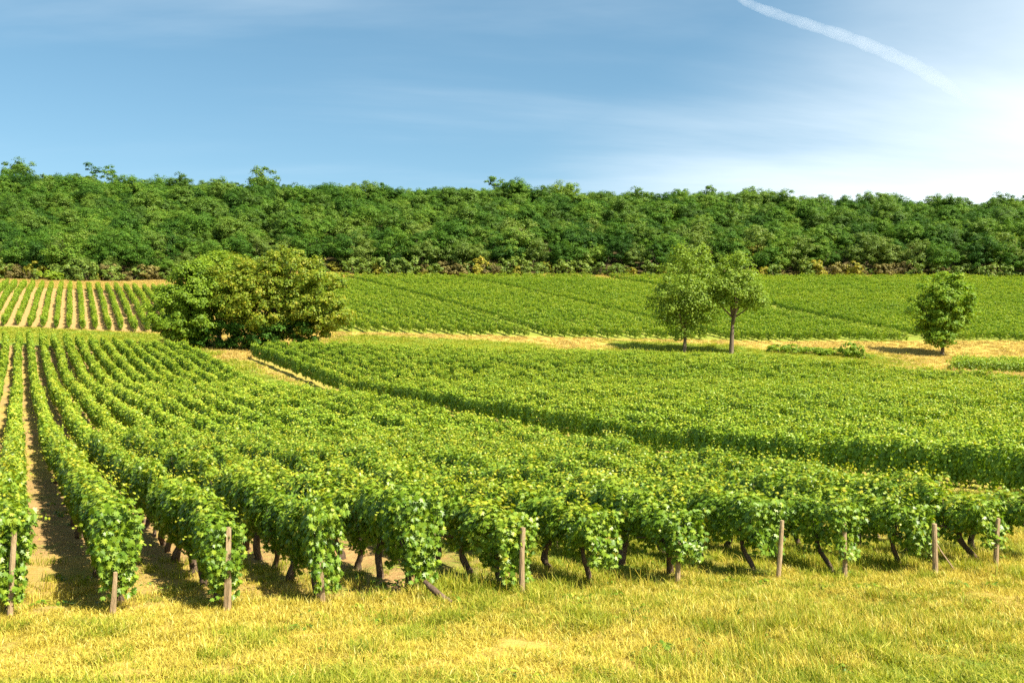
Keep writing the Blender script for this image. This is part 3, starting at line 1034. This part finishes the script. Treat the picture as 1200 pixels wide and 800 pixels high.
for px, dep, pair, sc, lab in [
    (308, 297, WOOD[2], 1.95, 'tall dark tree rising highest on the left skyline of the wood'),
    (580, 298, SPARSE[0], 1.42, 'thin crowned tree poking above the skyline at the middle of the wood'),
    (103, 298, SPARSE[1], 1.36, 'sparse round topped tree standing loose on the left skyline'),
    (125, 298, SPARSE[2], 1.40, 'second sparse tree just right of the loose round topped one on the skyline'),
    (22, 296, WOOD[5], 1.85, 'big dark tree at the far left end of the skyline'),
]:
    x = from_view(px, dep)
    plant_tree(pair, x, dep, sc, lab)
for px, dep, pair, sc, lab in [
    (886, 199, YELL[0], 1.15, 'slim yellow tinged tree at the foot of the wood behind the round crowned tree'),
    (905, 198, YELL[1], 0.75, 'small yellow green tree just right of the slim yellow tinged tree'),
    (784, 200, YELL[1], 0.8, 'brownish yellow little tree at the wood edge left of the loose crowned tree'),
]:
    plant_tree(pair, from_view(px, dep), dep, sc, lab)


# scrub at the foot of the wood
def bush_mesh(seed, rx, h, mat, n_clump=16, leaves=44, size=0.26):
    rg = np.random.default_rng(seed)
    c = lobe_centres(rg, [(0, 0, h * 0.45, rx, rx, h * 0.5), (rx * 0.5, 0, h * 0.4, rx * 0.6, rx * 0.6, h * 0.45), (-rx * 0.5, 0.2, h * 0.35, rx * 0.6, rx * 0.6, h * 0.38)], n_clump, 0.6)
    c[:, 2] = np.maximum(c[:, 2], 0.25)
    g = Geo()
    g.add(*crown_leaves(rg, c, rg.uniform(0.35, 0.65, n_clump) * min(1.0, h / 2), leaves, size, LEAF_FOUR))
    st = Geo()
    for _ in range(5):
        e = c[rg.integers(0, n_clump)]
        st.add(*tube(np.linspace((rg.normal(0, 0.1), rg.normal(0, 0.1), -0.1), e, 4), np.linspace(0.05, 0.015, 4), 5))
    return g.mesh('leaves', M[mat]), st.mesh('stems', M['bark'], True)


BUSH = {
    'brown': [bush_mesh(500 + i, 1.3, 2.4, 'brown_leaf') for i in range(3)],
    'green': [bush_mesh(510 + i, 1.5, 2.8, 'pale_leaf') for i in range(3)],
    'yellow': [bush_mesh(520 + i, 1.2, 2.2, 'yellow_leaf') for i in range(2)],
    'bright': [bush_mesh(530 + i, 1.5, 1.6, 'bright_leaf', 22, 70, 0.17) for i in range(2)],
}
BLAB = {'brown': 'dry brown scrub bush in the tangle at the foot of the wood', 'green': 'green bush in the tangle at the foot of the wood', 'yellow': 'yellowing bush in the tangle at the foot of the wood'}


def plant_bush(kind, x, y, sc, label, group=None, sz=1.0):
    b = BUSH[kind][rv.randrange(len(BUSH[kind]))]
    o = thing('bush', (x, y, float(height(x, y)) - 0.05), rv.uniform(0, 6.28), label, 'bush', group, (sc, sc, sc * sz))
    link('leaves', b[0], o)
    link('stems', b[1], o)
    return o


for x in np.concatenate([np.arange(-98, 104, 2.3), np.arange(-97, 104, 3.1)]):
    y = float(forest_edge(x)) - 0.2 + rv.uniform(-2.4, 1.8)
    px = 600 + x / y * 1167
    brown = 0.5 if (470 < px < 600 or 880 < px < 1090) else 0.12
    u = rv.random()
    kind = 'brown' if u < brown else ('yellow' if u > 0.90 else 'green')
    plant_bush(kind, x + rv.uniform(-0.6, 0.6), y, rv.uniform(0.6, 1.6), BLAB[kind], kind + ' bushes at the foot of the wood', rv.uniform(0.8, 1.3))
plant_bush('bright', from_view(60, 176), 176, 1.5, 'bright green bush on the dry grass at the far left wood edge')
plant_bush('bright', from_view(998, 108), 108, 0.95, 'low bright green bush on the grassy bank left of the lone walnut', sz=1.1)
for px, dep, sc in [(912, 110, 1.0), (928, 109.5, 0.9), (945, 110, 0.85), (962, 109, 0.95), (978, 109.5, 0.9), (1013, 107, 0.7)]:
    plant_bush('bright', from_view(px, dep), dep, sc, 'low weedy bush on the bank between the round crowned tree and walnut', 'weedy bushes on the bank', 0.8)


# the free standing trees below the upper vineyard
def grove_tree(seed, lobes, n_clump, leaves, size, clump, mat, trunk_h, trunk_r, tint=0.45, depth=2, spread=0.8, tpl=LEAF_FOUR, lean=(0, 0), on_tips=0.0, flat=0.75):
    rg = np.random.default_rng(seed)
    tr = Geo()
    tips = []
    limb(rg, tr, np.array([0, 0, -0.3]), unit(np.array([[lean[0], lean[1], 1.0]]))[0], trunk_h + 0.3, trunk_r, depth, tips, spread, 10, 0.035)
    c = lobe_centres(rg, lobes, n_clump, 0.7)
    k = int(n_clump * on_tips)
    if k:
        tp = np.array(tips[1:])
        c[:k] = tp[rg.integers(0, len(tp), k)] + rg.normal(0, 0.45, (k, 3))
    c[:, 2] = np.maximum(c[:, 2], 0.4)
    # a bough from the fork into each lobe
    fork = tips[0]
    for l in lobes:
        e = np.array(l[:3])
        m_ = 0.5 * (fork + e) + rg.normal(0, 0.15, 3)
        tr.add(*tube([fork - np.array([0, 0, 0.1]), m_, e, e + (e - m_) * 0.4], [trunk_r * 0.38, trunk_r * 0.27, trunk_r * 0.16, trunk_r * 0.06], 7, 0.04, rg))
    g = Geo()
    g.add(*crown_leaves(rg, c, rg.uniform(*clump, n_clump), leaves, size, tpl, flat=flat, base_tint=tint))
    return g.mesh('crown', M[mat]), tr.mesh('trunk', M['bark'], True)


TD = 90.0
# the big clump on the left: three trees grown into one another
pair = grove_tree(601, [(0.0, 0, 4.6, 4.2, 3.6, 3.0), (3.6, -0.6, 4.4, 3.3, 3.0, 2.9), (-3.4, -0.4, 4.9, 2.9, 3.0, 3.0), (1.6, -1.2, 6.4, 3.0, 2.6, 2.0), (4.6, -1, 3.0, 2.7, 2.4, 1.7), (-1.5, -1.8, 3.6, 3.0, 2.4, 2.4), (2.5, -0.5, 2.2, 3.6, 2.2, 1.6)], 520, 120, 0.175, (0.45, 0.85), 'olive_leaf', 2.0, 0.35, tint=0.5)
plant_tree(pair, from_view(322, TD), TD, 1.0, 'broad olive bronze tree forming the right part of the big clump', name='broadleaf_tree', rz=0.0, sz=1.08)
pair = grove_tree(602, [(0, 0, 4.3, 2.6, 2.6, 2.6), (-0.4, -0.6, 1.8, 2.6, 2.2, 1.6), (-1.6, -0.4, 3.0, 2.2, 2.2, 2.2), (1.4, -1.0, 3.2, 2.2, 2.0, 2.4), (0.4, 0, 5.9, 1.8, 1.8, 1.5)], 300, 120, 0.175, (0.45, 0.8), 'bright_leaf', 1.6, 0.25, tint=0.30)
plant_tree(pair, from_view(222, TD - 1), TD - 1, 1.0, 'dense green tree leafed to the ground at the left front of the big clump', rz=0.0, sz=1.06)
pair = grove_tree(603, [(0, 0, 6.3, 2.9, 2.6, 3.0), (-1.4, 0, 5.0, 2.2, 2.2, 2.4), (1.5, 0, 5.2, 2.4, 2.2, 2.6)], 250, 120, 0.175, (0.45, 0.85), 'bright_leaf', 2.2, 0.28, tint=0.45)
plant_tree(pair, from_view(257, TD + 4), TD + 4, 0.98, 'bright yellow green tree rising behind the big clump', rz=0.0)
pair = grove_tree(604, [(0, 0, 1.3, 2.8, 1.5, 1.5), (3.4, 0, 1.2, 2.8, 1.4, 1.4), (-3.4, 0, 1.3, 2.8, 1.4, 1.5), (-6.0, 0.3, 1.1, 1.8, 1.3, 1.2)], 190, 90, 0.20, (0.4, 0.7), 'wood_leaf', 0.5, 0.10, tint=0.4)
o = thing('bush', (from_view(296, TD - 1.4), TD - 1.4, float(height(from_view(296, TD - 1.4), TD - 1.4))), 0, 'dark green undergrowth bush in shade beneath the big clump', 'bush')
link('leaves', pair[0], o)
link('stems', pair[1], o)

# two loose crowned trees and the lone walnut
TY = 107.0
pair = grove_tree(611, [(0, 0, 6.0, 2.9, 2.6, 3.0), (-1.7, 0, 4.4, 1.9, 1.9, 2.2), (1.2, -0.3, 4.2, 1.9, 1.9, 2.0), (0.6, 0, 8.0, 2.1, 2.0, 1.7), (-0.6, 0, 2.2, 1.2, 1.2, 1.3), (-2.0, 0, 3.0, 1.2, 1.2, 1.2), (1.2, -0.6, 2.8, 1.3, 1.2, 1.2)], 220, 68, 0.18, (0.5, 0.95), 'loose_leaf', 2.4, 0.20, tint=0.50, on_tips=0.12, flat=1.0)
plant_tree(pair, from_view(802, TY), TY, 1.17, 'tall loose crowned tree with leaves nearly to the ground, left of the bare trunked tree', rz=0.3)
pair = grove_tree(612, [(0.2, 0, 6.4, 2.5, 2.2, 2.1), (-1.6, 0, 5.3, 1.7, 1.5, 1.5), (1.9, 0, 5.7, 1.8, 1.6, 1.7), (0.5, 0, 8.0, 1.8, 1.5, 1.4), (2.2, -0.4, 4.9, 1.1, 1.1, 1.0), (0, -1.0, 5.6, 1.9, 1.2, 1.5)], 200, 62, 0.18, (0.45, 0.9), 'loose_leaf', 3.5, 0.24, tint=0.50, on_tips=0.0, flat=1.0, depth=1, spread=0.45)
plant_tree(pair, from_view(857, TY), TY, 1.15, 'round open crowned tree on a tall bare trunk, right of the pair', rz=0.2)
pair = grove_tree(613, [(0.4, 0, 4.9, 2.9, 2.6, 2.6), (1.6, 0, 6.0, 2.2, 2.1, 1.9), (-1.6, -0.2, 4.2, 1.9, 1.9, 2.0), (-0.6, -0.3, 2.8, 2.1, 1.8, 1.6), (2.3, 0, 4.0, 1.6, 1.6, 1.5), (0.2, 0, 6.8, 2.2, 2.0, 1.5), (-0.5, -0.8, 1.9, 1.5, 1.2, 1.2)], 240, 84, 0.20, (0.4, 0.8), 'walnut_leaf', 1.6, 0.22, tint=0.6, lean=(0.05, 0))
plant_tree(pair, from_view(1104, 112), 112, 1.12, 'lone walnut tree with dense leaning crown on the dry bank', name='walnut_tree', rz=0.0)


# ------------------------------------------------------------------ grass
def tuft(seed, n, h, spread, mat, w=0.006, lean=0.5):
    rg = np.random.default_rng(seed)
    vs, fs, ts = [], [], []
    k = 0
    for _ in range(n):
        a = rg.uniform(0, 6.28)
        hh = h * rg.uniform(0.45, 1.15)
        b = np.array([rg.normal(0, spread), rg.normal(0, spread), -0.02])
        ln = lean * rg.uniform(0.1, 1.2)
        d = np.array([math.cos(a), math.sin(a), 0])
        side = np.array([-d[1], d[0], 0]) * w * rg.uniform(0.7, 1.4)
        m1 = b + d * ln * hh * 0.25 + np.array([0, 0, hh * 0.55])
        tp = b + d * ln * hh + np.array([0, 0, hh * (1 - 0.25 * ln)])
        vs += [b - side, b + side, m1 - side * 0.75, m1 + side * 0.75, tp]
        fs += [(k, k + 1, k + 3), (k, k + 3, k + 2), (k + 2, k + 3, k + 4)]
        ts += [np.clip(rg.normal(0.5, 0.2), 0, 1)] * 3
        k += 5
    return mesh_tris('tuft', np.array(vs), np.array(fs), M[mat], np.array(ts))


proto_collection('grass dry', [tuft(700 + i, 42, h, s, 'grass_dry', 0.0036, l) for i, (h, s, l) in enumerate([(0.10, 0.09, 0.9), (0.13, 0.08, 0.8), (0.16, 0.07, 0.9), (0.08, 0.10, 1.1), (0.20, 0.06, 0.7), (0.12, 0.09, 1.2)])])
proto_collection('grass green', [tuft(720 + i, 42, h, s, 'grass_green', 0.0040, l) for i, (h, s, l) in enumerate([(0.09, 0.09, 0.8), (0.13, 0.08, 0.8), (0.18, 0.07, 0.8), (0.07, 0.10, 1.0), (0.24, 0.07, 0.7), (0.11, 0.09, 1.1)])])
proto_collection('grass far', [tuft(740 + i, 26, 0.22, 0.22, 'grass_far', 0.02, 1.0) for i in range(3)] + [tuft(750 + i, 26, 0.26, 0.22, 'grass_green', 0.022, 1.0) for i in range(3)])

rg = np.random.default_rng(77)


def field_points(x0, x1, y0, y1, per_m2, test):
    n = int((x1 - x0) * (y1 - y0) * per_m2)
    x, y = rg.uniform(x0, x1, n), rg.uniform(y0, y1, n)
    ok = (np.abs(x) < 0.52 * y + 3.5) & test(x, y)
    return x[ok], y[ok]


def green_test(x, y):
    return cover(x, y)[1] > rg.uniform(0.12, 0.85, x.shape)


def bare(x, y):
    return (cover(x, y)[0] > rg.uniform(0.25, 0.9, x.shape)) | (noise2(x, y, 1.3, 41) + 0.15 * noise2(x, y, 0.4, 42) > 0.93)


def sow(name, proto, x, y, label, cat, base=1.0, idx=None):
    n = len(x)
    tall = 0.45 + 0.75 * noise2(x, y, 2.2, 55) ** 2
    z = height(x, y) + 0.0
    sc = base * rg.uniform(0.7, 1.25, n)
    i = rg.integers(0, 6, n) if idx is None else idx
    scatter(name, proto, np.stack([x, y, z], -1), np.stack([rg.normal(0, 0.12, n), rg.normal(0, 0.12, n), rg.uniform(0, 6.28, n)], -1), np.stack([sc, sc, sc * tall], -1), i, label, cat)


x, y = field_points(-12, 14, 6.5, 20, 140, lambda a, b: ~green_test(a, b) & ~bare(a, b) & (poly_dist(NEAR_POLY, a, b) < rg.uniform(-0.2, 2.5, a.shape)))
sow('dry_grass', 'grass dry', x, y, 'dry straw yellow grass of the verge in front of the vine rows', 'grass')
x, y = field_points(-12, 13, 7.5, 17, 2.2, lambda a, b: (noise2(a, b, 2.6, 71) > 0.52) & (poly_dist(NEAR_POLY, a, b) < 1.2))
xx = np.concatenate([x + o_[0] for o_ in rg.normal(0, 0.10, (9, 2))])
yy_ = np.concatenate([y + o_[1] for o_ in rg.normal(0, 0.10, (9, 2))])
sow('tussock_grass', 'grass green', xx, yy_, 'taller shaggy grass tussocks along the front of the vine rows', 'grass', 1.25, rg.choice([1, 2, 4], len(xx)))
x, y = field_points(-14, 14, 6.5, 26, 90, lambda a, b: green_test(a, b) & ~bare(a, b))
sow('green_grass', 'grass green', x, y, 'green grass tufts among the dry verge and under the nearest vines', 'grass')


def strips(x, y):
    return (poly_dist(MID_POLY, x, y) < 0.3) & (poly_dist(NEAR_POLY, x, y) < 0.3) & (poly_dist(UP_POLY, x, y) < 0.3) & (poly_dist(LEFT_POLY, x, y) < 0.3) & (poly_dist(RIGHT_POLY, x, y) < 0.3) & (y < forest_edge(x))


x, y = field_points(-100, 110, 45, 200, 6.0, strips)
gsel = green_test(x, y)
sow('strip_grass', 'grass far', x, y, 'dry and green grass on the strips and banks between the vineyards', 'grass', 1.0, np.where(gsel, rg.integers(3, 6, len(x)), rg.integers(0, 3, len(x))))

wd = []
for i in range(4):
    r3 = np.random.default_rng(760 + i)
    k = 26
    a_ = r3.uniform(0, 6.28, k)
    rr_ = r3.uniform(0.02, 0.13, k)
    p_ = np.stack([np.cos(a_) * rr_, np.sin(a_) * rr_, r3.uniform(0.01, 0.10, k) * (1.2 - rr_ * 5)], -1)
    o_ = np.stack([np.cos(a_), np.sin(a_), np.zeros(k)], -1)
    v_, f_, t_ = leaf_cloud(p_, o_ * 0.4 + np.array([0, 0, 1.0]) + r3.normal(0, 0.3, (k, 3)), o_ + np.array([0, 0, -0.15]), r3.uniform(0.035, 0.075, k), np.clip(r3.normal(0.4, 0.2, k), 0, 1), BLADE_LEAF)
    wd.append(mesh_tris('weed', v_, f_, M['vine'], t_))
proto_collection('weed rosette', wd)
x, y = field_points(-12, 13, 7.5, 24, 2.6, lambda a, b: noise2(a, b, 1.9, 83) > 0.45)
sow('broadleaf_weeds', 'weed rosette', x, y, 'low broadleaf weeds dotted through the verge and under the vines', 'weeds', 1.25, rg.integers(0, 4, len(x)))

# a few bare dry stalks standing by the row ends
for px_k, side, lab in [(4, 0.75, 'cluster of bare pale stalks left of the bare grey post'), (6, 0.35, 'bare pale stalks beside the double trunk, right of the bare grey post')]:
    x, y, z = at_row_end(px_k, -0.35, side)
    g = Geo()
    r2 = np.random.default_rng(px_k)
    for _ in range(9):
        b = np.array([r2.normal(0, 0.14), r2.normal(0, 0.08), -0.02])
        e = b + np.array([r2.normal(0, 0.06), r2.normal(0, 0.05), r2.uniform(0.15, 0.36)])
        g.add(*tube([b, 0.5 * (b + e) + r2.normal(0, 0.008, 3), e], [0.005, 0.004, 0.003], 4))
    o = link('dry_weed', g.mesh('dry_weed', M['grass_dry']))
    o.location = (x, y, z)
    tag(o, lab, 'weed')

# ------------------------------------------------------------------ the vapour trail
t = NT('vapour')
sc_ = t.node('ShaderNodeVolumeScatter')
sc_.inputs['Color'].default_value = (0.98, 0.99, 1.0, 1)
tpx = t.node('ShaderNodeSeparateXYZ')
t.l.new(t.pos(), tpx.inputs[0])
fade = t.rng(tpx.outputs[0], 2000, 5000, 1.0, 0.10)
puff = t.rng(t.noise(0.006, 4, 0.6, t.pos()), 0.25, 0.75, 0.6, 1.35)
t.l.new(t.math('MULTIPLY', t.math('MULTIPLY', fade, puff), 0.0011), sc_.inputs['Density'])
sc_.inputs['Anisotropy'].default_value = 0.1
t.l.new(sc_.outputs[0], t.out.inputs['Volume'])
pth = np.array([(1640, 7550, 3003), (1909, 7957, 3003), (2400, 8330, 3003), (3000, 8752, 3003), (3480, 9160, 3003), (3945, 9592, 3003), (4500, 10200, 3003), (5031, 10872, 3003)], float)
s = np.linspace(0, len(pth) - 1, 40)
pth = np.stack([np.interp(s, np.arange(len(pth)), pth[:, i]) for i in range(3)], -1)
ker = np.array([1, 2, 3, 2, 1]) / 9.0
pth[2:-2] = np.stack([np.convolve(pth[:, i], ker, 'valid') for i in range(3)], -1)
g = Geo()
g.add(*tube(pth, np.linspace(30, 85, 40) * (1 + 0.10 * np.sin(np.arange(40) * 1.7)) * np.concatenate([np.ones(32), np.linspace(1, 0.35, 8)]), 12))
o = link('vapour_trail', g.mesh('vapour_trail', t.mat, True))
tag(o, 'white vapour trail curving down the sky towards the right', 'vapour trail')
